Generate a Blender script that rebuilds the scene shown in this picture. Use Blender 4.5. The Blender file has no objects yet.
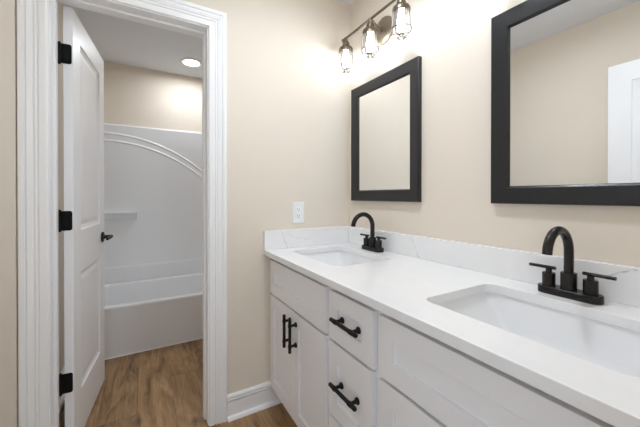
import bpy, bmesh, math
from math import pi, sin, cos, radians
from mathutils import Vector, Matrix

S = bpy.context.scene
COL = S.collection

# ------------------------------------------------------------------ camera, world, exposure
cam_d = bpy.data.cameras.new('camera')
cam = bpy.data.objects.new('camera', cam_d)
COL.objects.link(cam)
cam_d.sensor_width = 36.0
cam_d.lens = 303.1 * 36.0 / 640.0
cam_d.shift_y = -(213.5 - 197.9) / 640.0
cam_d.clip_start = 0.02
YAW, PITCH = 0.524, -0.0046
cam.location = (-1.1713, -1.6375, 1.1814)
cam.rotation_euler = (pi / 2 + PITCH, 0.0, -YAW)
S.camera = cam

S.view_settings.view_transform = 'Standard'
S.view_settings.look = 'None'
S.view_settings.gamma = 1.0
S.view_settings.use_curve_mapping = False
S.view_settings.exposure = 0.52

WORLD_STRENGTH = 0.88
BULB_STRENGTH = 32.0
DISC_STRENGTH = 112.0
ROOM_FILL_STRENGTH = 185.0
w = bpy.data.worlds.new('hall_daylight')
w.use_nodes = True
w.node_tree.nodes['Background'].inputs[0].default_value = (0.82, 0.91, 1.0, 1)
w.node_tree.nodes['Background'].inputs[1].default_value = WORLD_STRENGTH
S.world = w
S.cycles.use_denoising = True
S.cycles.max_bounces = 14
S.cycles.diffuse_bounces = 8
S.cycles.sample_clamp_indirect = 6.0


# ------------------------------------------------------------------ materials
def lin(r, g, b):
    f = lambda c: (c / 255 / 12.92) if c <= 10 else ((c / 255 + 0.055) / 1.055) ** 2.4
    return (f(r), f(g), f(b), 1.0)


class NT:
    def __init__(self, name):
        self.m = bpy.data.materials.new(name)
        self.m.use_nodes = True
        self.t = self.m.node_tree
        self.bsdf = self.t.nodes['Principled BSDF']
        self.out = self.t.nodes['Material Output']

    def n(self, typ, **kw):
        nd = self.t.nodes.new(typ)
        for k, v in kw.items():
            setattr(nd, k, v)
        return nd

    def l(self, a, b):
        self.t.links.new(a, b)

    def math(self, op, a, b=None, clamp=False):
        nd = self.n('ShaderNodeMath', operation=op, use_clamp=clamp)
        for i, x in enumerate((a, b)):
            if x is None:
                continue
            if isinstance(x, (int, float)):
                nd.inputs[i].default_value = x
            else:
                self.l(x, nd.inputs[i])
        return nd.outputs[0]

    def vmath(self, op, a, b=None, scale=None):
        nd = self.n('ShaderNodeVectorMath', operation=op)
        for i, x in enumerate((a, b)):
            if x is None:
                continue
            if isinstance(x, (tuple, list, Vector)):
                nd.inputs[i].default_value = tuple(x)
            else:
                self.l(x, nd.inputs[i])
        if scale is not None:
            if isinstance(scale, (int, float)):
                nd.inputs['Scale'].default_value = scale
            else:
                self.l(scale, nd.inputs['Scale'])
        return nd.outputs['Value'] if op in ('LENGTH', 'DOT_PRODUCT', 'DISTANCE') else nd.outputs[0]

    def noise(self, vec, scale, detail=2.0, rough=0.5):
        nd = self.n('ShaderNodeTexNoise')
        nd.inputs['Scale'].default_value = scale
        nd.inputs['Detail'].default_value = detail
        nd.inputs['Roughness'].default_value = rough
        if vec is not None:
            self.l(vec, nd.inputs['Vector'])
        return nd

    def ramp(self, fac, stops):
        nd = self.n('ShaderNodeValToRGB')
        e = nd.color_ramp.elements
        while len(e) < len(stops):
            e.new(0.5)
        for el, (p, c) in zip(e, stops):
            el.position = p
            el.color = c
        self.l(fac, nd.inputs[0])
        return nd.outputs[0]

    def mix(self, fac, a, b):
        nd = self.n('ShaderNodeMix', data_type='RGBA')
        if isinstance(fac, (int, float)):
            nd.inputs[0].default_value = fac
        else:
            self.l(fac, nd.inputs[0])
        for i, x in ((6, a), (7, b)):
            if isinstance(x, tuple):
                nd.inputs[i].default_value = x
            else:
                self.l(x, nd.inputs[i])
        return nd.outputs[2]

    def bump(self, height, strength, dist=0.002):
        nd = self.n('ShaderNodeBump')
        nd.inputs['Strength'].default_value = strength
        nd.inputs['Distance'].default_value = dist
        self.l(height, nd.inputs['Height'])
        self.l(nd.outputs[0], self.bsdf.inputs['Normal'])


def paint(name, color, rough=0.5, var=0.02, bump=0.05, bscale=250.0, metallic=0.0, spec=0.5):
    """a painted / enamelled surface with a faint procedural tone variation and texture"""
    k = NT(name)
    tc = k.n('ShaderNodeTexCoord')
    nz = k.noise(tc.outputs['Object'], 3.0, 3.0)
    dark = tuple(c * (1 - var) for c in color[:3]) + (1,)
    lite = tuple(min(1, c * (1 + var)) for c in color[:3]) + (1,)
    k.l(k.ramp(nz.outputs[0], [(0.3, dark), (0.7, lite)]), k.bsdf.inputs['Base Color'])
    k.bsdf.inputs['Roughness'].default_value = rough
    k.bsdf.inputs['Metallic'].default_value = metallic
    k.bsdf.inputs['Specular IOR Level'].default_value = spec
    if bump:
        k.bump(k.noise(tc.outputs['Object'], bscale, 2.0).outputs[0], bump, 0.001)
    return k.m


M = {}
M['wall'] = paint('beige_wall_paint', lin(227, 217, 203), 0.75, 0.012, 0.12, 160)
M['ceiling'] = paint('ceiling_paint', lin(226, 228, 231), 0.85, 0.012, 0.35, 90)
M['trim'] = paint('white_trim_enamel', lin(243, 243, 244), 0.35, 0.006, 0.0)
M['door'] = paint('white_door_enamel', lin(243, 243, 245), 0.38, 0.006, 0.06, 200)
M['cabinet'] = paint('white_cabinet_lacquer', lin(240, 240, 242), 0.4, 0.006, 0.0)
M['acrylic'] = paint('white_tub_acrylic', lin(241, 242, 244), 0.22, 0.004, 0.0)
M['ceramic'] = paint('white_sink_ceramic', lin(238, 239, 241), 0.1, 0.003, 0.0)
M['black'] = paint('matte_black_hardware', lin(14, 14, 15), 0.42, 0.08, 0.0, metallic=0.0, spec=0.35)
M['bronze_black'] = paint('dark_faucet_metal', lin(50, 48, 46), 0.27, 0.12, 0.06, 500, metallic=0.75)
M['frame'] = paint('charcoal_frame', lin(25, 26, 28), 0.33, 0.12, 0.08, 120)
M['nickel'] = paint('brushed_brown_nickel', lin(158, 145, 128), 0.42, 0.06, 0.03, 300, metallic=0.9)
M['bronze'] = paint('brown_bronze_metal', lin(118, 106, 93), 0.42, 0.06, 0.03, 300, metallic=0.85)
M['cage'] = paint('dark_cage_wire', lin(74, 66, 58), 0.5, 0.06, 0.0, metallic=0.4)
M['plastic'] = paint('white_outlet_plastic', lin(238, 239, 240), 0.3, 0.003, 0.0)
M['slot'] = paint('dark_slot', lin(60, 60, 62), 0.6, 0.05, 0.0)
M['steel'] = paint('steel_screw', lin(170, 170, 168), 0.35, 0.05, 0.0, metallic=0.9)
M['hinge'] = paint('black_hinge_metal', lin(12, 12, 13), 0.55, 0.08, 0.0, metallic=0.0, spec=0.2)

k = NT('mirror_silver')
k.bsdf.inputs['Base Color'].default_value = (0.90, 0.91, 0.91, 1)
k.bsdf.inputs['Metallic'].default_value = 1.0
k.bsdf.inputs['Roughness'].default_value = 0.0
M['mirror'] = k.m

k = NT('clear_glass')
tr = k.n('ShaderNodeBsdfTransparent')
tr.inputs[0].default_value = (0.97, 0.97, 0.97, 1)
gl = k.n('ShaderNodeBsdfGlossy')
gl.inputs['Roughness'].default_value = 0.03
fr = k.n('ShaderNodeFresnel')
fr.inputs[0].default_value = 1.45
mx = k.n('ShaderNodeMixShader')
k.l(fr.outputs[0], mx.inputs[0])
k.l(tr.outputs[0], mx.inputs[1])
k.l(gl.outputs[0], mx.inputs[2])
k.l(mx.outputs[0], k.out.inputs[0])
M['glass'] = k.m


def emitter(name, color, strength):
    k = NT(name)
    e = k.n('ShaderNodeEmission')
    e.inputs[0].default_value = color
    e.inputs[1].default_value = strength
    k.l(e.outputs[0], k.out.inputs[0])
    return k.m


M['bulb'] = emitter('lit_bulb', (0.845, 0.917, 1.0, 1), BULB_STRENGTH)
M['room_fill'] = emitter('room_fill_lens', (0.845, 0.917, 1.0, 1), ROOM_FILL_STRENGTH)
M['disc'] = emitter('lit_lens', (0.91, 0.955, 1.0, 1), DISC_STRENGTH)

# --- wood look vinyl planks running away from the camera (along y)
k = NT('wood_plank_floor')
tc = k.n('ShaderNodeTexCoord')
sx = k.n('ShaderNodeSeparateXYZ')
k.l(tc.outputs['Object'], sx.inputs[0])
PW, PL = 0.182, 1.22
u = k.math('DIVIDE', k.math('ADD', sx.outputs[0], 3.03), PW)
row = k.math('FLOOR', u)
offs = k.math('MULTIPLY', k.math('FRACT', k.math('MULTIPLY', row, 0.381)), PL)
v = k.math('DIVIDE', k.math('ADD', k.math('ADD', sx.outputs[1], offs), 5.3), PL)
colm = k.math('FLOOR', v)
idv = k.n('ShaderNodeCombineXYZ')
k.l(row, idv.inputs[0])
k.l(colm, idv.inputs[1])
wn = k.n('ShaderNodeTexWhiteNoise', noise_dimensions='3D')
k.l(idv.outputs[0], wn.inputs['Vector'])
gv = k.n('ShaderNodeCombineXYZ')
k.l(k.math('MULTIPLY', sx.outputs[0], 7.0), gv.inputs[0])
k.l(k.math('ADD', k.math('MULTIPLY', sx.outputs[1], 1.5), k.math('MULTIPLY', wn.outputs[0], 20.0)), gv.inputs[1])
k.l(k.math('MULTIPLY', wn.outputs[0], 7.0), gv.inputs[2])
g1 = k.noise(gv.outputs[0], 1.6, 6.0, 0.62)
g1.inputs['Distortion'].default_value = 1.1
g2v = k.vmath('MULTIPLY', gv.outputs[0], (5.0, 1.6, 1.0))
g2 = k.noise(g2v, 2.2, 4.0, 0.6)
base = k.ramp(g1.outputs[0], [(0.30, lin(104, 77, 48)), (0.48, lin(158, 125, 86)), (0.68, lin(184, 150, 109))])
fine = k.ramp(g2.outputs[0], [(0.34, lin(205, 194, 184)), (0.56, lin(255, 255, 255))])
mul = k.n('ShaderNodeMix', data_type='RGBA', blend_type='MULTIPLY')
mul.inputs[0].default_value = 0.7
k.l(base, mul.inputs[6])
k.l(fine, mul.inputs[7])
tone = k.n('ShaderNodeMix', data_type='RGBA', blend_type='MULTIPLY')
tone.inputs[0].default_value = 1.0
k.l(mul.outputs[2], tone.inputs[6])
k.l(k.ramp(wn.outputs[0], [(0.0, (0.80, 0.79, 0.78, 1)), (1.0, (1.08, 1.06, 1.03, 1))]), tone.inputs[7])
# small knots
vor = k.n('ShaderNodeTexVoronoi')
vor.inputs['Scale'].default_value = 1.0
k.l(k.vmath('MULTIPLY', tc.outputs['Object'], (6.4, 3.6, 1.0)), vor.inputs['Vector'])
knot = k.math('LESS_THAN', vor.outputs['Distance'], 0.055)
knotsoft = k.math('SUBTRACT', 1.0, k.math('DIVIDE', vor.outputs['Distance'], 0.17), clamp=True)
c1 = k.mix(k.math('MULTIPLY', knotsoft, 0.75), tone.outputs[2], lin(58, 38, 24))
fu = k.math('FRACT', u)
fv = k.math('FRACT', v)
eu = k.math('MINIMUM', fu, k.math('SUBTRACT', 1.0, fu))
ev = k.math('MINIMUM', fv, k.math('SUBTRACT', 1.0, fv))
seam = k.math('MAXIMUM', k.math('LESS_THAN', eu, 0.006), k.math('LESS_THAN', ev, 0.0010))
c2 = k.mix(k.math('MULTIPLY', seam, 0.4), c1, lin(60, 42, 28))
k.l(c2, k.bsdf.inputs['Base Color'])
k.bsdf.inputs['Roughness'].default_value = 0.42
k.bump(g2.outputs[0], 0.12, 0.001)
M['floor'] = k.m

# --- white quartz with thin grey veins at given places (world = object coordinates of the slabs)
VEINS = [  # (A, B, half width, strength)
    ((-0.500, -.0225, 0.990), (-0.455, -.0225, 0.882), .0022, .36),
    ((-0.470, -.0225, 0.975), (-0.400, -.0225, 0.938), .0018, .30),
    ((-0.400, -.0225, 0.938), (-0.300, -.0225, 0.925), .0018, .26),
    ((-0.300, -.0225, 0.925), (-0.255, -.0225, 0.882), .0012, .20),
    ((-.0225, -0.550, 0.990), (-.0225, -0.612, 0.882), .0022, .30),
    ((-.0225, -1.372, 0.992), (-.0225, -1.330, 0.968), .0018, .62),
    ((-.0225, -1.330, 0.968), (-.0225, -1.262, 0.935), .0018, .50),
    ((-.0225, -1.262, 0.935), (-.0225, -1.200, 0.890), .0012, .25),
]
k = NT('white_quartz')
tc = k.n('ShaderNodeTexCoord')
P = tc.outputs['Object']
dn = k.noise(P, 24.0, 3.0, 0.55)
dv = k.vmath('SCALE', k.vmath('SUBTRACT', dn.outputs['Color'], (0.5, 0.5, 0.5)), scale=0.024)
P2 = k.vmath('ADD', P, dv)
tot = None
for A, B, hw, st in VEINS:
    A = Vector(A)
    ba = Vector(B) - A
    pa = k.vmath('SUBTRACT', P2, A)
    h = k.math('DIVIDE', k.vmath('DOT_PRODUCT', pa, ba), ba.dot(ba), clamp=True)
    d = k.vmath('LENGTH', k.vmath('SUBTRACT', pa, k.vmath('SCALE', ba, scale=h)))
    f = k.math('MULTIPLY', k.math('SUBTRACT', 1.0, k.math('DIVIDE', d, hw * 2.0), clamp=True), st)
    tot = f if tot is None else k.math('MAXIMUM', tot, f)
mott = k.noise(P, 14.0, 4.0, 0.6)
bc = k.ramp(mott.outputs[0], [(0.30, lin(237, 237, 238)), (0.70, lin(240, 240, 241))])
k.l(k.mix(tot, bc, lin(120, 120, 124)), k.bsdf.inputs['Base Color'])
k.bsdf.inputs['Roughness'].default_value = 0.16
M['quartz'] = k.m


# ------------------------------------------------------------------ mesh helpers
def obj(name, bm, mat, parent=None, bevel=0.0, smooth=None, seg=2):
    bmesh.ops.recalc_face_normals(bm, faces=bm.faces)
    me = bpy.data.meshes.new(name)
    bm.to_mesh(me)
    bm.free()
    me.materials.append(M[mat])
    o = bpy.data.objects.new(name, me)
    COL.objects.link(o)
    if parent is not None:
        o.parent = parent
        o.matrix_parent_inverse = parent.matrix_basis.inverted()
    if bevel:
        b = o.modifiers.new('edge', 'BEVEL')
        b.width = bevel
        b.segments = seg
        b.limit_method = 'ANGLE'
        b.angle_limit = radians(40)
        b.harden_normals = False
    if smooth is not None:
        for f in me.polygons:
            f.use_smooth = True
        me.set_sharp_from_angle(angle=radians(smooth))
    return o


def empty(name, loc):
    o = bpy.data.objects.new(name, None)
    o.empty_display_size = 0.05
    COL.objects.link(o)
    o.location = loc
    bpy.context.view_layer.update()
    return o


def tag(o, label, cat, group=None):
    o['label'] = label
    o['category'] = cat
    if group:
        o['group'] = group
    return o


def struct(o):
    o['kind'] = 'structure'
    return o


def copy_tree(o, parent=None):
    c = o.copy()
    COL.objects.link(c)
    if parent is not None:
        c.parent = parent
        c.matrix_parent_inverse = o.matrix_parent_inverse.copy()
    for ch in list(o.children):
        copy_tree(ch, c)
    return c


def box(bm, x0, x1, y0, y1, z0, z1):
    vs = [bm.verts.new((x, y, z)) for x in (x0, x1) for y in (y0, y1) for z in (z0, z1)]
    for q in ((0, 1, 3, 2), (4, 6, 7, 5), (0, 4, 5, 1), (2, 3, 7, 6), (0, 2, 6, 4), (1, 5, 7, 3)):
        bm.faces.new([vs[i] for i in q])


def loft(bm, rings, cap0=True, cap1=True, closed=True):
    """rings: equal-length lists of points"""
    rv = [[bm.verts.new(p) for p in r] for r in rings]
    n = len(rv[0])
    for a, b in zip(rv, rv[1:]):
        for i in range(n if closed else n - 1):
            j = (i + 1) % n
            bm.faces.new((a[i], a[j], b[j], b[i]))
    if cap0:
        bm.faces.new(rv[0][::-1])
    if cap1:
        bm.faces.new(rv[-1])
    return rv


def tube(bm, pts, r, seg=14, caps=True, closed=False):
    pts = [Vector(p) for p in pts]
    n = len(pts)
    rs = r if isinstance(r, (list, tuple)) else [r] * n
    tang = []
    for i in range(n):
        if closed:
            t = pts[(i + 1) % n] - pts[i - 1]
        else:
            t = pts[min(i + 1, n - 1)] - pts[max(i - 1, 0)]
        tang.append(t.normalized())
    up = Vector((0, 0, 1)) if abs(tang[0].z) < 0.9 else Vector((1, 0, 0))
    nrm = (up - tang[0] * up.dot(tang[0])).normalized()
    rings = []
    for i in range(n):
        nrm = (nrm - tang[i] * nrm.dot(tang[i])).normalized()
        b = tang[i].cross(nrm)
        rings.append([pts[i] + (nrm * cos(2 * pi * q / seg) + b * sin(2 * pi * q / seg)) * rs[i] for q in range(seg)])
    if closed:
        rings.append(rings[0])
        rv = [[bm.verts.new(p) for p in r_] for r_ in rings[:-1]]
        for i in range(n):
            a, b = rv[i], rv[(i + 1) % n]
            for q in range(seg):
                p_ = (q + 1) % seg
                bm.faces.new((a[q], a[p_], b[p_], b[q]))
    else:
        loft(bm, rings, caps, caps)


def lathe(bm, prof, origin=(0, 0, 0), axis='z', seg=28, caps=True):
    o = Vector(origin)
    rings = []
    for r, h in prof:
        ring = []
        for q in range(seg):
            a = 2 * pi * q / seg
            c, s = max(r, 1e-5) * cos(a), max(r, 1e-5) * sin(a)
            ring.append(o + Vector({'z': (c, s, h), 'x': (h, c, s), 'y': (s, h, c)}[axis]))
        rings.append(ring)
    loft(bm, rings, caps, caps)


def rrect(x0, x1, y0, y1, r, z, n=6):
    pts = []
    for cx, cy, a0 in ((x1 - r, y1 - r, 0), (x0 + r, y1 - r, 90), (x0 + r, y0 + r, 180), (x1 - r, y0 + r, 270)):
        for i in range(n + 1):
            a = radians(a0 + 90 * i / n)
            pts.append((cx + r * cos(a), cy + r * sin(a), z))
    return pts


# ------------------------------------------------------------------ room dimensions
XL, XR = -1.608, 0.0          # left wall, mirror wall
YF, YB = -1.575, 0.0          # wall with the entry, wall with the tub-room door
YT = 1.8068                   # far wall of the tub room
XT = -0.078                   # right wall of the tub room
H = 2.44
WT = 0.125                    # partition thickness
JL, JR, JH = -1.5105, -0.8925, 2.047   # door jamb faces

bm = bmesh.new()
box(bm, XL - .12, .12, -2.6, YT + .12, -.05, 0)
struct(obj('floor', bm, 'floor'))
bm = bmesh.new()
box(bm, XL - .12, .12, YF - .12, YT + .12, H, H + .06)
struct(obj('ceiling', bm, 'ceiling'))
bm = bmesh.new()
box(bm, XL - .12, XL, YF - .12, YT + .12, 0, H)
struct(obj('wall_left', bm, 'wall'))
bm = bmesh.new()
box(bm, 0, .12, YF - .12, WT, 0, H)
struct(obj('wall_right', bm, 'wall'))
bm = bmesh.new()
box(bm, XL, JL - .018, 0, WT, 0, H)
box(bm, JR + .018, 0, 0, WT, 0, H)
box(bm, JL - .018, JR + .018, 0, WT, JH + .018, H)
struct(obj('wall_back', bm, 'wall'))
bm = bmesh.new()
box(bm, XL, .12, YT, YT + .12, 0, H)
struct(obj('wall_far', bm, 'wall'))
bm = bmesh.new()
box(bm, XT, XT + .12, WT, YT, 0, H)
struct(obj('wall_tub_right', bm, 'wall'))
bm = bmesh.new()                       # entry opening the photographer stands in
box(bm, XL, -1.572, YF - .12, YF, 0, H)
box(bm, -0.80, 0, YF - .12, YF, 0, H)
box(bm, -1.572, -0.80, YF - .12, YF, 2.075, H)
struct(obj('wall_front', bm, 'wall'))

# ---- door jamb with stop (trim_1) and moulded casing (trim_2)
bm = bmesh.new()
JT = .0175
box(bm, JL - JT, JL, -.001, WT + .001, 0, JH)
box(bm, JR, JR + JT, -.001, WT + .001, 0, JH)
box(bm, JL - JT, JR + JT, -.001, WT + .001, JH, JH + JT)
SY0, SY1, ST = .050, .086, .011        # stop strip
box(bm, JL, JL + ST, SY0, SY1, 0, JH - ST)
box(bm, JR - ST, JR, SY0, SY1, 0, JH - ST)
box(bm, JL, JR, SY0, SY1, JH - ST, JH)
struct(obj('trim_1', bm, 'trim', bevel=.0015))

CAS = [(0, 0), (0, .0085), (.003, .0105), (.012, .0115), (.024, .0120), (.0262, .0072), (.0292, .0072), (.031, .0125),
       (.036, .0135), (.0385, .0090), (.041, .0090), (.044, .0135), (.052, .0155), (.060, .0175), (.0625, .0125),
       (.0660, .0125), (.068, .0185), (.076, .0195), (.084, .0185), (.0875, .015), (.0885, .010), (.0885, 0)]


def casing(bm, xl, xr, zt, y, sgn):
    rings = []
    for d, t in CAS:
        yy = y - sgn * t
        rings.append([(xl - d, yy, 0), (xl - d, yy, zt + d), (xr + d, yy, zt + d), (xr + d, yy, 0)])
    rv = [[bm.verts.new(p) for p in r] for r in rings]
    for a, b in zip(rv, rv[1:]):
        for i in range(3):
            bm.faces.new((a[i], a[i + 1], b[i + 1], b[i]))
    a, b = rv[0], rv[-1]
    for i in range(3):
        bm.faces.new((b[i], b[i + 1], a[i + 1], a[i]))
    bm.faces.new([r[0] for r in rv])
    bm.faces.new([r[3] for r in rv][::-1])


bm = bmesh.new()
casing(bm, JL - .006, JR + .006, JH + .006, -.0005, 1)
struct(obj('trim_2', bm, 'trim', smooth=14))

# ---- baseboards
BASE = [(.0, 0), (.013, 0), (.013, .091), (.0045, .0915), (.0045, .0965), (.0150, .0975), (.0150, .1045), (.0055, .1055),
        (.0055, .1095), (.0128, .1105), (.012, .119), (.0085, .1245), (.005, .128), (0, .1285)]
SHOE = [(.0125, 0), (.030, 0), (.0285, .008), (.024, .015), (.018, .0185), (.0125, .0195)]


def board(bm, a, b, nx, ny, prof):
    rings = []
    for (x, y) in (a, b):
        rings.append([(x + nx * d, y + ny * d, z) for d, z in prof])
    loft(bm, rings)


def baseboard(name, a, b, nx, ny):
    bm = bmesh.new()
    board(bm, a, b, nx, ny, BASE)
    board(bm, a, b, nx, ny, SHOE)
    return struct(obj(name, bm, 'trim', smooth=20))


baseboard('baseboard_back', (-.797, -.0005), (-.462, -.0005), 0, -1)
baseboard('baseboard_left', (XL + .0005, -1.57), (XL + .0005, -.021), 1, 0)
baseboard('baseboard_tub_left', (XL + .0005, .127), (XL + .0005, 1.030), 1, 0)
baseboard('baseboard_tub_right', (XT - .0005, .127), (XT - .0005, 1.030), -1, 0)


# ------------------------------------------------------------------ doors
DW, DT, DH, DZ = .606, .0345, 2.033, .011


def door_leaf(name, width, panels, loc, rot):
    """leaf along local +y from the hinge; visible face at local x = 0, back face at x = -DT"""
    bm = bmesh.new()
    ys = [0, panels[0][0], panels[0][1], width]
    for side in (0, 1):
        X = lambda dep: (-dep if side == 0 else -DT + dep)
        zs = [DZ, panels[1][2], panels[1][3], panels[0][2], panels[0][3], DZ + DH]
        vv = [[bm.verts.new((X(0), y, z)) for z in zs] for y in ys]
        for i in range(3):
            for j in range(5):
                if i == 1 and j in (1, 3):
                    y0, y1, z0, z1 = ys[1], ys[2], zs[j], zs[j + 1]
                    prev = [vv[1][j], vv[2][j], vv[2][j + 1], vv[1][j + 1]]
                    for ins, dep in ((.004, .006), (.020, .0105), (.026, .0105), (.048, .006)):
                        cur = [bm.verts.new((X(dep), yy, zz)) for yy, zz in
                               ((y0 + ins, z0 + ins), (y1 - ins, z0 + ins), (y1 - ins, z1 - ins), (y0 + ins, z1 - ins))]
                        for q in range(4):
                            r = (q + 1) % 4
                            bm.faces.new((prev[q], prev[r], cur[r], cur[q]))
                        prev = cur
                    bm.faces.new(prev)
                else:
                    bm.faces.new((vv[i][j], vv[i + 1][j], vv[i + 1][j + 1], vv[i][j + 1]))
        if side == 0:
            front = vv
        else:
            back = vv
    def per(vv):
        return [vv[0][j] for j in range(6)] + [vv[1][5], vv[2][5]] + [vv[3][j] for j in range(5, -1, -1)] + [vv[2][0], vv[1][0]]
    a, b = per(front), per(back)
    for q in range(len(a)):
        r = (q + 1) % len(a)
        bm.faces.new((a[q], a[r], b[r], b[q]))
    o = obj(name, bm, 'door')
    o.location = loc
    o.rotation_euler = (0, 0, rot)
    bpy.context.view_layer.update()
    return o


def local(o, parent):
    o.parent = parent
    o.matrix_parent_inverse = Matrix.Identity(4)
    return o


def lever(parent, y, z, back_too=True):
    bm = bmesh.new()
    for sg, x0 in ((1, 0.0), (-1, -DT)):
        if sg < 0 and not back_too:
            continue
        pr = [(.0, .0005), (.031, .0005), (.032, .003), (.031, .007), (.027, .009), (.013, .010), (.0115, .014), (.0115, .046), (.0, .046)]
        lathe(bm, [(r, x0 + sg * h) for r, h in pr], (0, y, z), 'x')
        pts = [(x0 + sg * .046, y + .012, z), (x0 + sg * .047, y - .02, z), (x0 + sg * .049, y - .06, z - .001), (x0 + sg * .047, y - .108, z - .003)]
        tube(bm, pts, [.0105, .0105, .009, .0075], 12)
    local(obj('door_handle', bm, 'black', smooth=40), parent)


PAN = [(.112, .494, 1.018, 1.925), (.112, .494, .236, .812)]
da = radians(5.5)
door1 = door_leaf('door_1', DW, PAN, (-1.4548, .130, 0), -da)
struct(door1)
lever(door1, .546, .93)
bm = bmesh.new()
box(bm, -.029, -.004, DW - .0005, DW + .001, .90, .957)
box(bm, -.024, -.010, DW, DW + .008, .918, .936)
local(obj('latch_plate', bm, 'black', bevel=.0006), door1)
for zc in (1.828, 1.071, .331):
    bm = bmesh.new()
    # leaf on the edge of the door (local y = 0 faces the vanity room), rounded far corners
    hh = .0445
    pts = []
    for (cx, cz, a0) in ((-.0125, zc + hh - .008, 0), ):
        pass
    prof = [(-.0470, -hh), (-.013, -hh)] + [(-.013 + .009 * sin(t), -hh + .009 - .009 * cos(t)) for t in (pi / 6, pi / 3, pi / 2)] \
        + [(-.004 - .009 + .009 * cos(t), hh - .009 + .009 * sin(t)) for t in (0, pi / 6, pi / 3, pi / 2)] + [(-.0470, hh)]
    loft(bm, [[(x, -.0002, zc + z) for x, z in prof], [(x, -.0028, zc + z) for x, z in prof]])
    # knuckle in three barrels with ball tips
    KX, KY = -.0480, -.0035
    for a, b in ((-hh, -.0150), (-.0145, .0145), (.0150, hh)):
        lathe(bm, [(.0, a), (.0070, a), (.0075, a + .001), (.0075, b - .001), (.0070, b), (.0, b)], (KX, KY, zc), 'z', 16)
    for sg in (1, -1):
        lathe(bm, [(.0, sg * hh), (.0045, sg * hh), (.0055, sg * (hh + .003)), (.003, sg * (hh + .0065)), (.0, sg * (hh + .007))], (KX, KY, zc), 'z', 16)
    hg = local(obj('hinge', bm, 'hinge', smooth=40), door1)
    bm = bmesh.new()
    for dz in (-.030, 0, .030):
        lathe(bm, [(0, -.0028), (.0036, -.0028), (.003, -.0038), (0, -.0040)], (-.018 - (.004 if dz == 0 else 0), 0, zc + dz), 'y', 12)
    sc_ = local(obj('screw', bm, 'hinge', smooth=40), hg)

# entry door folded back against the left wall, seen in the large mirror
door2 = door_leaf('door_2', .708, [(.112, .596, 1.018, 1.925), (.112, .596, .236, .812)], (-1.533, -1.552, 0), 0)
struct(door2)
lever(door2, .648, .93, back_too=False)

# ------------------------------------------------------------------ vanity: three cabinet units
XF, FT, XFF = -.555, .019, -.535      # face of the fronts, their thickness, face frame plane
ZB, ZTOP = .10, .8528
STILE = .060


def shaker(name, y0, y1, z0, z1, parent, dy=0, stile=STILE):
    """door or drawer front: y0 > y1 (y runs towards the camera negative)"""
    bm = bmesh.new()
    ya, yb = y1, y0
    def ring(i, x):
        return [(x, ya + i, z0 + i), (x, yb - i, z0 + i), (x, yb - i, z1 - i), (x, ya + i, z1 - i)]
    loft(bm, [ring(0, XF + FT), ring(0, XF + .0016), ring(.0004, XF + .0006), ring(.0016, XF), ring(stile, XF), ring(stile + .0008, XF + .0008),
              ring(stile + .0012, XF + .0085), ring(stile + .0030, XF + .0098), ring(stile + .0048, XF + .0085)])
    return obj(name, bm, 'cabinet', parent)


def pull(parent, c, axis, L=.158, sp=.096):
    """black bar pull with two posts, flanges and ringed ends; c = centre on the front"""
    bm = bmesh.new()
    cx, cy, cz = c
    XO = cx - .033
    d = Vector((0, 1, 0)) if axis == 'y' else Vector((0, 0, 1))
    ctr = Vector((XO, cy, cz))
    pr = [(0, -L / 2), (.0062, -L / 2), (.0076, -L / 2 + .002), (.0076, -sp / 2 - .009), (.0062, -sp / 2 - .0085), (.0062, -sp / 2 - .0065),
          (.0090, -sp / 2 - .006), (.0090, -sp / 2 + .006), (.0062, -sp / 2 + .0065), (.0062, -sp / 2 + .0085), (.0072, -sp / 2 + .009)]
    pr = pr + [(r, -h) for r, h in pr[::-1]]
    lathe(bm, pr, ctr, axis, 16)
    for sg in (-1, 1):
        p = Vector((cx, cy, cz)) + d * (sg * sp / 2)
        lathe(bm, [(0, -.0004), (.0120, -.0004), (.0120, -.004), (.0080, -.008), (.0062, -.013), (.0062, -.030), (0, -.030)], p, 'x', 16)
    return obj('pull_handle', bm, 'black', parent, smooth=40)


def carcass(parent, y0, y1, rails, stile_mid=None):
    bm = bmesh.new()
    t = .016
    box(bm, XFF + .019, -.004, y0 - t, y0, ZB, ZTOP)
    box(bm, XFF + .019, -.004, y1, y1 + t, ZB, ZTOP)
    box(bm, -.010, -.004, y1 + t, y0 - t, ZB, ZTOP)
    box(bm, XFF + .019, -.010, y1 + t, y0 - t, ZB, ZB + t)
    # face frame
    fw = .036
    box(bm, XFF, XFF + .019, y0 - fw, y0, ZB, ZTOP)
    box(bm, XFF, XFF + .019, y1, y1 + fw, ZB, ZTOP)
    for za, zb in rails:
        box(bm, XFF, XFF + .019, y1 + fw, y0 - fw, za, zb)
    if stile_mid is not None:
        box(bm, XFF, XFF + .019, stile_mid - .018, stile_mid + .018, rails[0][1], rails[1][0])
    o = obj('carcass', bm, 'cabinet', parent, bevel=.0008)
    bm = bmesh.new()
    box(bm, -.468, -.452, y1, y0, 0.0005, ZB)
    box(bm, -.452, -.004, y0 - t, y0, 0.0005, ZB)
    box(bm, -.452, -.004, y1, y1 + t, 0.0005, ZB)
    obj('toe_kick', bm, 'cabinet', parent)
    return o


FZ1, FZ0 = .8225, .6375               # false front / top drawer
SEAMZ = .6265


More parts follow.
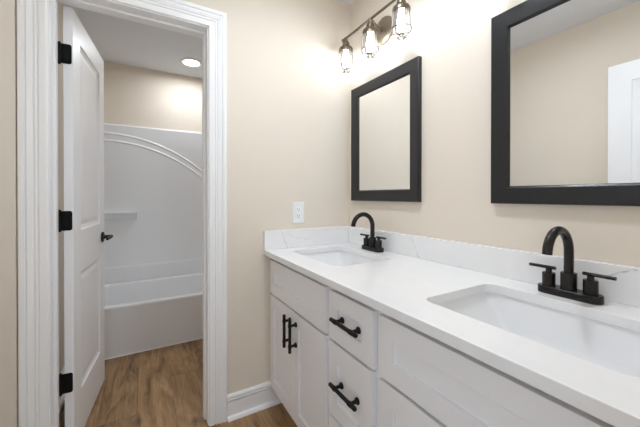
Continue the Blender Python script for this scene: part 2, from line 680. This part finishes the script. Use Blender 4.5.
def sink_base(y0, y1, fy0, fy1, label):
    c = tag(empty('vanity_cabinet', (-.27, (y0 + y1) / 2, 0)), label, 'cabinet', 'white vanity cabinets')
    carcass(c, y0, y1, [(ZB, ZB + .030), (.765, .800)])
    shaker('false_front', fy0, fy1, FZ0, FZ1, c)
    mid = (fy0 + fy1) / 2
    for a, b, hy in ((fy0, mid + .0015, mid + .028), (mid - .0015, fy1, mid - .038)):
        d = shaker('door', a, b, .104, SEAMZ, c)
        pull(d, (XF, hy, .529), 'z')
    return c


sink_base(-.0025, -.618, -.004, -.613, 'white shaker sink cabinet with two doors against the wall with the outlet')
dc = tag(empty('drawer_cabinet', (-.27, -.772, 0)),
         'narrow white three-drawer cabinet between the two sink cabinets', 'cabinet', 'white vanity cabinets')
carcass(dc, -.619, -.9165, [(ZB, ZB + .030), (.765, .800)])
for (a, b, z0, z1, pz) in ((-.640, -.902, FZ0, FZ1, .730), (-.637, -.8945, .349, SEAMZ, .488), (-.637, -.8945, .104, .339, .222)):
    d = shaker('drawer', a, b, z0, z1, dc)
    pull(d, (XF + .0075, (a + b) / 2, pz), 'y')
sink_base(-.9175, -1.533, -.929, -1.527, 'white shaker sink cabinet nearest the camera, cut off by the bottom of the photo')

# ------------------------------------------------------------------ worktop, splashes, sinks
CZ0, CZ = .8538, .882
XC = -.594
SINKS = [(-.472, -.140, -.560, -.105), (-.472, -.140, -1.478, -1.020)]
bm = bmesh.new()


def slab(bm, outer, holes, z0, z1):
    loops = [outer] + holes
    res = []
    for z in (z1, z0):
        edges, lv = [], []
        for lp in loops:
            vs = [bm.verts.new((p[0], p[1], z)) for p in lp]
            lv.append(vs)
            for i in range(len(vs)):
                edges.append(bm.edges.new((vs[i], vs[(i + 1) % len(vs)])))
        bmesh.ops.triangle_fill(bm, edges=edges, use_beauty=True, use_dissolve=False)
        res.append(lv)
    for a, b in zip(*res):
        for i in range(len(a)):
            j = (i + 1) % len(a)
            bm.faces.new((a[i], a[j], b[j], b[i]))


HR = .036
slab(bm, [(XC, -1.546), (-.001, -1.546), (-.001, -.001), (XC, -.001)],
     [rrect(x0, x1, y0, y1, HR, 0, 8) for x0, x1, y0, y1 in SINKS], CZ0, CZ)
tag(obj('countertop', bm, 'quartz', bevel=.0018), 'long white quartz vanity worktop with two sink cutouts', 'countertop')

bm = bmesh.new()
box(bm, -.0225, -.001, -1.546, -.0235, CZ + .0003, .988)
tag(obj('backsplash', bm, 'quartz', bevel=.0015), 'long white veined quartz upstand running behind both faucets under the mirrors', 'backsplash',
    'quartz upstands')
bm = bmesh.new()
box(bm, XC, -.001, -.0225, -.001, CZ + .0003, .988)
tag(obj('backsplash', bm, 'quartz', bevel=.0015), 'short white veined quartz upstand on the wall just below the outlet', 'backsplash',
    'quartz upstands')

for n_, (x0, x1, y0, y1) in enumerate(SINKS):
    bm = bmesh.new()
    g = .007
    zt = CZ0 - .0006
    def rg(i, z, r, j=None):
        j = i if j is None else j
        return rrect(x0 - g + i, x1 + g - i, y0 - g + j, y1 + g - j, max(r, .004), z, 8)
    rings = [rg(-.022, zt - .012, HR + .02), rg(-.022, zt, HR + .02), rg(0, zt, .036), rg(.002, zt - .005, .034, .003), rg(.006, zt - .03, .030, .014),
             rg(.018, zt - .09, .026, .050), rg(.024, zt - .112, .024, .064), rg(.036, zt - .128, .022, .080), rg(.056, zt - .135, .020, .100), rg(.13, zt - .140, .02, .190)]
    loft(bm, rings, cap0=False, cap1=True)
    # outer shell so the bowl has thickness
    rings = [rg(-.022, zt - .012, HR + .02), rg(-.006, zt - .014, HR), rg(-.002, zt - .09, HR), rg(.010, zt - .144, HR - .01), rg(.13, zt - .150, .02)]
    loft(bm, rings, cap0=False, cap1=True)
    bmesh.ops.remove_doubles(bm, verts=bm.verts, dist=.00005)
    sk = obj('undermount_sink', bm, 'ceramic', smooth=50)
    tag(sk, ('rectangular white sink basin in front of the faucet beside the outlet wall',
             'rectangular white sink basin nearest the camera, under the big mirror')[n_], 'sink', 'undermount sinks')
    bm = bmesh.new()
    lathe(bm, [(0, .0002), (.022, .0002), (.0225, .002), (.020, .003), (.017, .0025), (.016, .001), (0, .001)],
          ((x0 + x1) / 2, (y0 + y1) / 2, zt - .140), 'z', 24)
    obj('drain', bm, 'bronze_black', sk, smooth=40)


# ------------------------------------------------------------------ faucets
def make_faucet(cx, cy, label):
    f = tag(empty('faucet', (cx, cy, CZ)), label, 'faucet', 'dark two-handle faucets')
    z = CZ + .0004
    # stadium base plate
    def stad(hl, r, zz, n=10):
        pts = []
        for sg, a0 in ((1, 0), (-1, pi)):
            for i in range(n + 1):
                a = a0 + pi * i / n
                pts.append((cx + r * cos(a), cy + sg * (hl - r) + r * sin(a), zz))
        return pts
    bm = bmesh.new()
    loft(bm, [stad(.080, .0255, z), stad(.0805, .026, z + .002), stad(.0805, .026, z + .0195), stad(.0785, .024, z + .022)])
    obj('base_plate', bm, 'bronze_black', f, smooth=35)
    zb = z + .022
    bm = bmesh.new()
    lathe(bm, [(0, 0), (.0200, 0), (.0200, .048), (.0192, .050), (.0130, .0505), (0, .0505)], (cx, cy, zb), 'z', 32)
    pts = [(cx, cy, zb + .046), (cx, cy, zb + .08), (cx, cy, 1.018)]
    R_ = .066
    for i in range(1, 19):
        a = pi * i / 18 * 0.99
        pts.append((cx - R_ + R_ * cos(a), cy, 1.018 + R_ * sin(a)))
    tube(bm, pts, .0122, 20)
    obj('spout', bm, 'bronze_black', f, smooth=40)
    for sg in (1, -1):
        bm = bmesh.new()
        hy = cy + sg * .0515
        lathe(bm, [(0, 0), (.0173, 0), (.0173, .038), (.0165, .040), (.009, .0405), (.0082, .042), (.0082, .052), (0, .052)], (cx, hy, zb), 'z', 28)
        tube(bm, [(cx + .001, hy - sg * .018, zb + .0555), (cx - .001, hy + sg * .054, zb + .0555)], .0052, 14)
        obj('handle', bm, 'bronze_black', f, smooth=40)
    return f


make_faucet(-.075, -.324, 'dark gooseneck faucet at the corner sink, under the small mirror')
make_faucet(-.075, -1.226, 'dark gooseneck faucet nearest the camera, below the large cropped mirror')


# ------------------------------------------------------------------ mirrors
FRAME = [(0, .0015), (0, .022), (.002, .0255), (.006, .0265), (.050, .0215), (.057, .0205), (.060, .0185), (.0640, .0115), (.0640, .0015)]


def make_mirror(y0, y1, z0, z1, label):
    m = tag(empty('wall_mirror', (0, (y0 + y1) / 2, z0)), label, 'mirror', 'dark framed vanity mirrors')
    bm = bmesh.new()
    rv = []
    for d, h in FRAME:
        rv.append([bm.verts.new((-h, y, zz)) for y, zz in ((y0 - d, z0 + d), (y0 - d, z1 - d), (y1 + d, z1 - d), (y1 + d, z0 + d))])
    for i in range(len(rv)):
        a, b = rv[i], rv[(i + 1) % len(rv)]
        for q in range(4):
            r = (q + 1) % 4
            bm.faces.new((a[q], a[r], b[r], b[q]))
    obj('frame', bm, 'frame', m, smooth=20)
    bm = bmesh.new()
    box(bm, -.0102, -.004, y1 + .0645, y0 - .0645, z0 + .0645, z1 - .0645)
    obj('mirror_glass', bm, 'mirror', m)
    return m


make_mirror(-.0509, -.604, 1.155, 1.863, 'charcoal framed mirror hanging under the three-lamp light, beside the corner')
make_mirror(-.9583, -1.5115, 1.155, 1.863, 'dark framed mirror cut off by the photo edge, reflecting a white door')

# ------------------------------------------------------------------ vanity lights
def make_light(cy, label):
    X, ZBAR = -.105, 2.148
    f = tag(empty('vanity_light', (0, cy, 2.03)), label, 'wall light', 'three-lamp vanity lights')
    bm = bmesh.new()
    lathe(bm, [(0, -.0005), (.075, -.0005), (.076, -.006), (.073, -.014), (.064, -.018), (.045, -.021), (0, -.022)], (0, cy, 2.112), 'x', 40)
    obj('backplate', bm, 'nickel', f, smooth=40)
    bm = bmesh.new()
    tube(bm, [(-.018, cy, 2.115), (-.045, cy, 2.118), (-.070, cy, 2.128), (-.090, cy, 2.142), (X, cy, ZBAR)], .0075, 14)
    lathe(bm, [(0, -.020), (.016, -.020), (.015, -.026), (.008, -.030), (0, -.030)], (0, cy, 2.115), 'x', 24)
    obj('arm', bm, 'bronze', f, smooth=40)
    bm = bmesh.new()
    tube(bm, [(X, cy - .262, ZBAR), (X, cy + .262, ZBAR)], .0068, 14)
    for s in (-1, 1):
        lathe(bm, [(0, -.006), (.009, -.005), (.010, 0), (.009, .005), (0, .006)], (X, cy + s * .262, ZBAR), 'y', 16)
    obj('bar', bm, 'bronze', f, smooth=40)
    for k_ in (1, 0, -1):
        y = cy + .231 * k_
        o = (X, y, 0)
        bm = bmesh.new()
        lathe(bm, [(0, 2.150), (.011, 2.150), (.012, 2.138), (.010, 2.132), (.010, 2.126), (.019, 2.122), (.022, 2.112), (.022, 2.102),
                   (.028, 2.096), (.039, 2.088), (.0425, 2.080), (.0425, 2.066), (.040, 2.064), (.040, 2.074), (.020, 2.085), (0, 2.086)], o, 'z', 32)
        s = obj('lamp_socket', bm, 'bronze', f, smooth=40)
        bm = bmesh.new()
        out = [(.034, 2.074), (.0355, 2.050), (.0365, 2.012), (.036, 1.986), (.032, 1.970), (.022, 1.960), (.008, 1.957), (0, 1.957)]
        inn = [(max(0, r - .002), z + .002) for r, z in out[::-1]]
        lathe(bm, out + inn, o, 'z', 32, caps=False)
        obj('glass_shade', bm, 'glass', s, smooth=60)
        bm = bmesh.new()
        cage = [(.0415, 2.068), (.0425, 2.040), (.0455, 2.008), (.0490, 1.984), (.0480, 1.968), (.040, 1.954), (.026, 1.945), (.010, 1.942)]
        for q in range(8):
            a = 2 * pi * (q + .5) / 8
            tube(bm, [(X + r * cos(a), y + r * sin(a), z) for r, z in cage], .0017, 6)
        for r, z in ((.0492, 1.982), (.012, 1.942)):
            tube(bm, [(X + r * cos(2 * pi * q / 32), y + r * sin(2 * pi * q / 32), z) for q in range(32)], .0018, 6, closed=True)
        obj('wire_cage', bm, 'cage', s, smooth=60)
        bm = bmesh.new()
        lathe(bm, [(0, 2.074), (.012, 2.072), (.013, 2.060), (.018, 2.045), (.0215, 2.026), (.0215, 2.008), (.018, 1.993), (.010, 1.983), (0, 1.980)], o, 'z', 24)
        obj('bulb', bm, 'bulb', s, smooth=60)
    return f


make_light(-.340, 'three-lamp wire-cage wall light above the small mirror')
make_light(-1.235, 'three-lamp wire-cage wall light above the large mirror, just outside the photo')

# ------------------------------------------------------------------ outlet
ou = tag(empty('wall_outlet', (-.3777, 0, 1.085)), 'white electrical outlet on the beige wall above the short upstand', 'outlet')
OX, OZ = -.3777, 1.0853
bm = bmesh.new()
def orr(hx, hz, r, y):
    return [(p[0], y, p[1]) for p in rrect(OX - hx, OX + hx, OZ - hz, OZ + hz, r, 0, 4)]
loft(bm, [orr(.038, .0635, .004, -.0004), orr(.038, .0635, .004, -.003), orr(.0355, .061, .004, -.0062)])
obj('cover_plate', bm, 'plastic', ou, smooth=30)
bm = bmesh.new()
loft(bm, [orr(.0168, .0335, .002, -.005), orr(.0168, .0335, .002, -.0078), orr(.016, .0327, .002, -.0084)])
face = obj('receptacle', bm, 'plastic', ou, smooth=30)
bm = bmesh.new()
for dz in (.019, -.019):
    box(bm, OX - .0075, OX - .0055, -.0088, -.0082, OZ + dz - .001, OZ + dz + .008)
    box(bm, OX + .0055, OX + .0075, -.0088, -.0082, OZ + dz - .001, OZ + dz + .007)
    lathe(bm, [(0, -.0082), (.0027, -.0082), (.0027, -.0088), (0, -.0088)], (OX, 0, OZ + dz - .0075), 'y', 12)
obj('slot', bm, 'slot', face)
for dz in (.049, -.049):
    bm = bmesh.new()
    lathe(bm, [(0, -.0058), (.003, -.0060), (.0025, -.0072), (0, -.0075)], (OX, 0, OZ + dz), 'y', 14)
    obj('screw', bm, 'plastic', ou, smooth=40)

# ------------------------------------------------------------------ bathtub and surround
TX0, TX1, TY0, TY1, TZ = XL + .002, XT - .002, 1.0352, 1.786, .372
bm = bmesh.new()


def tr_(i, z, r, j0=None, j1=None):
    a0 = i if j0 is None else j0
    return rrect(TX0 + a0, TX1 - a0, TY0 + i, TY1 - i, r, z, 8)


def tub_ring(ix, iyf, iyb, z, r):
    return rrect(TX0 + ix, TX1 - ix, TY0 + iyf, TY1 - iyb, r, z, 8)


rings = [tub_ring(0, .003, 0, .0005, .004), tub_ring(0, .003, 0, .335, .004), tub_ring(0, .002, 0, .345, .004), tub_ring(0, 0, 0, .358, .004),
         tub_ring(0, .003, 0, .367, .004), tub_ring(.004, .012, .004, TZ, .006), tub_ring(.075, .062, .045, TZ, .11),
         tub_ring(.088, .074, .056, TZ - .006, .11), tub_ring(.096, .082, .062, TZ - .03, .11), tub_ring(.13, .10, .075, .16, .11),
         tub_ring(.16, .12, .095, .095, .10), tub_ring(.20, .16, .14, .075, .09), tub_ring(.34, .30, .28, .070, .05)]
loft(bm, rings, cap0=True, cap1=True)
tub = tag(obj('bathtub', bm, 'acrylic', smooth=40), 'white alcove bathtub with plain front apron beyond the open door', 'bathtub')

bm = bmesh.new()
loft(bm, [[(x, TY0 + .002, .0005), (x, TY0 - .005, .0005), (x, TY0 - .001, .005), (x, TY0 + .002, .006)] for x in (TX0 + .03, TX1 - .03)])
obj('caulk_bead', bm, 'trim', tub)

sur = tag(empty('shower_surround', (-.84, YT, TZ)), 'glossy white shower wall surround with arched ribs above the bathtub', 'shower surround')
ZS = 1.8593
bm = bmesh.new()
yb, yf = YT - .0005, YT - .016
# cross-section in (y, z): lower part steps forward below the ledge, rounded top lip
prof = [(yb, TZ + .001), (yf - .010, TZ + .001), (yf - .010, .500), (yf - .008, .512), (yf - .002, .522), (yf, .530), (yf, 1.836), (yf - .003, 1.842), (yf - .0035, 1.852),
        (yf, ZS), (yb, ZS)]
loft(bm, [[(x, y, z) for y, z in prof] for x in (TX0 + .018, TX1 - .018)])
obj('back_panel', bm, 'acrylic', sur, smooth=50)
for xa, xb in ((TX0, TX0 + .0175), (TX1 - .0175, TX1)):
    bm = bmesh.new()
    box(bm, xa, xb, TY0 + .01, yb, TZ + .001, ZS)
    obj('end_panel', bm, 'acrylic', sur, bevel=.004)
bm = bmesh.new()
sh = lambda z, i, o, r: rrect(TX0 + .018, -1.236 - i, 1.776 - o + i, yf - .0005, r, z, 6)
loft(bm, [sh(.960, .004, -.008, .002), sh(.985, .003, .000, .004), sh(1.010, 0, .014, .008), sh(1.020, 0, .026, .012), sh(1.030, 0, .030, .014), sh(1.0355, .003, .030, .012),
          sh(1.038, .010, .030, .008)])
obj('corner_shelf', bm, 'acrylic', sur, smooth=50)
for r_, dz in ((.0, 0), (.0, -.068)):
    bm = bmesh.new()
    pts = []
    for i in range(33):
        x = -1.575 + (1.575 - .36) * i / 32
        z = 1.770 - .428 * max(0.0, x + 1.475) ** 2 - .05 * max(0, x + 1.475) ** 4 + dz
        pts.append((x, yf + .0065, z))
    tube(bm, pts, .0125, 24)
    obj('arched_rib', bm, 'acrylic', sur, smooth=60)

# ------------------------------------------------------------------ recessed ceiling light over the tub, added fill copy in the vanity room
def make_ceiling_light(x, y, mat, label):
    rl = tag(empty('ceiling_light', (x, y, H)), label, 'ceiling light')
    bm = bmesh.new()
    lathe(bm, [(.0655, -.0008), (.0665, -.006), (.074, -.0095), (.088, -.0085), (.099, -.004), (.101, -.0005), (.0655, -.0005)], (x, y, H), 'z', 48, caps=False)
    obj('trim_ring', bm, 'trim', rl, smooth=50)
    bm = bmesh.new()
    lathe(bm, [(0, -.0040), (.055, -.0036), (.0650, -.0024), (.0650, -.0006), (0, -.0006)], (x, y, H), 'z', 48)
    obj('lens', bm, mat, rl, smooth=60)


make_ceiling_light(-.789, 1.4355, 'disc', 'round flush ceiling light glowing above the bathtub')
make_ceiling_light(-.62, -.80, 'room_fill', 'added round fill light on the ceiling over the vanity room floor, out of view')  # added unseen fill lamp, brightens the counter and evens out the walls
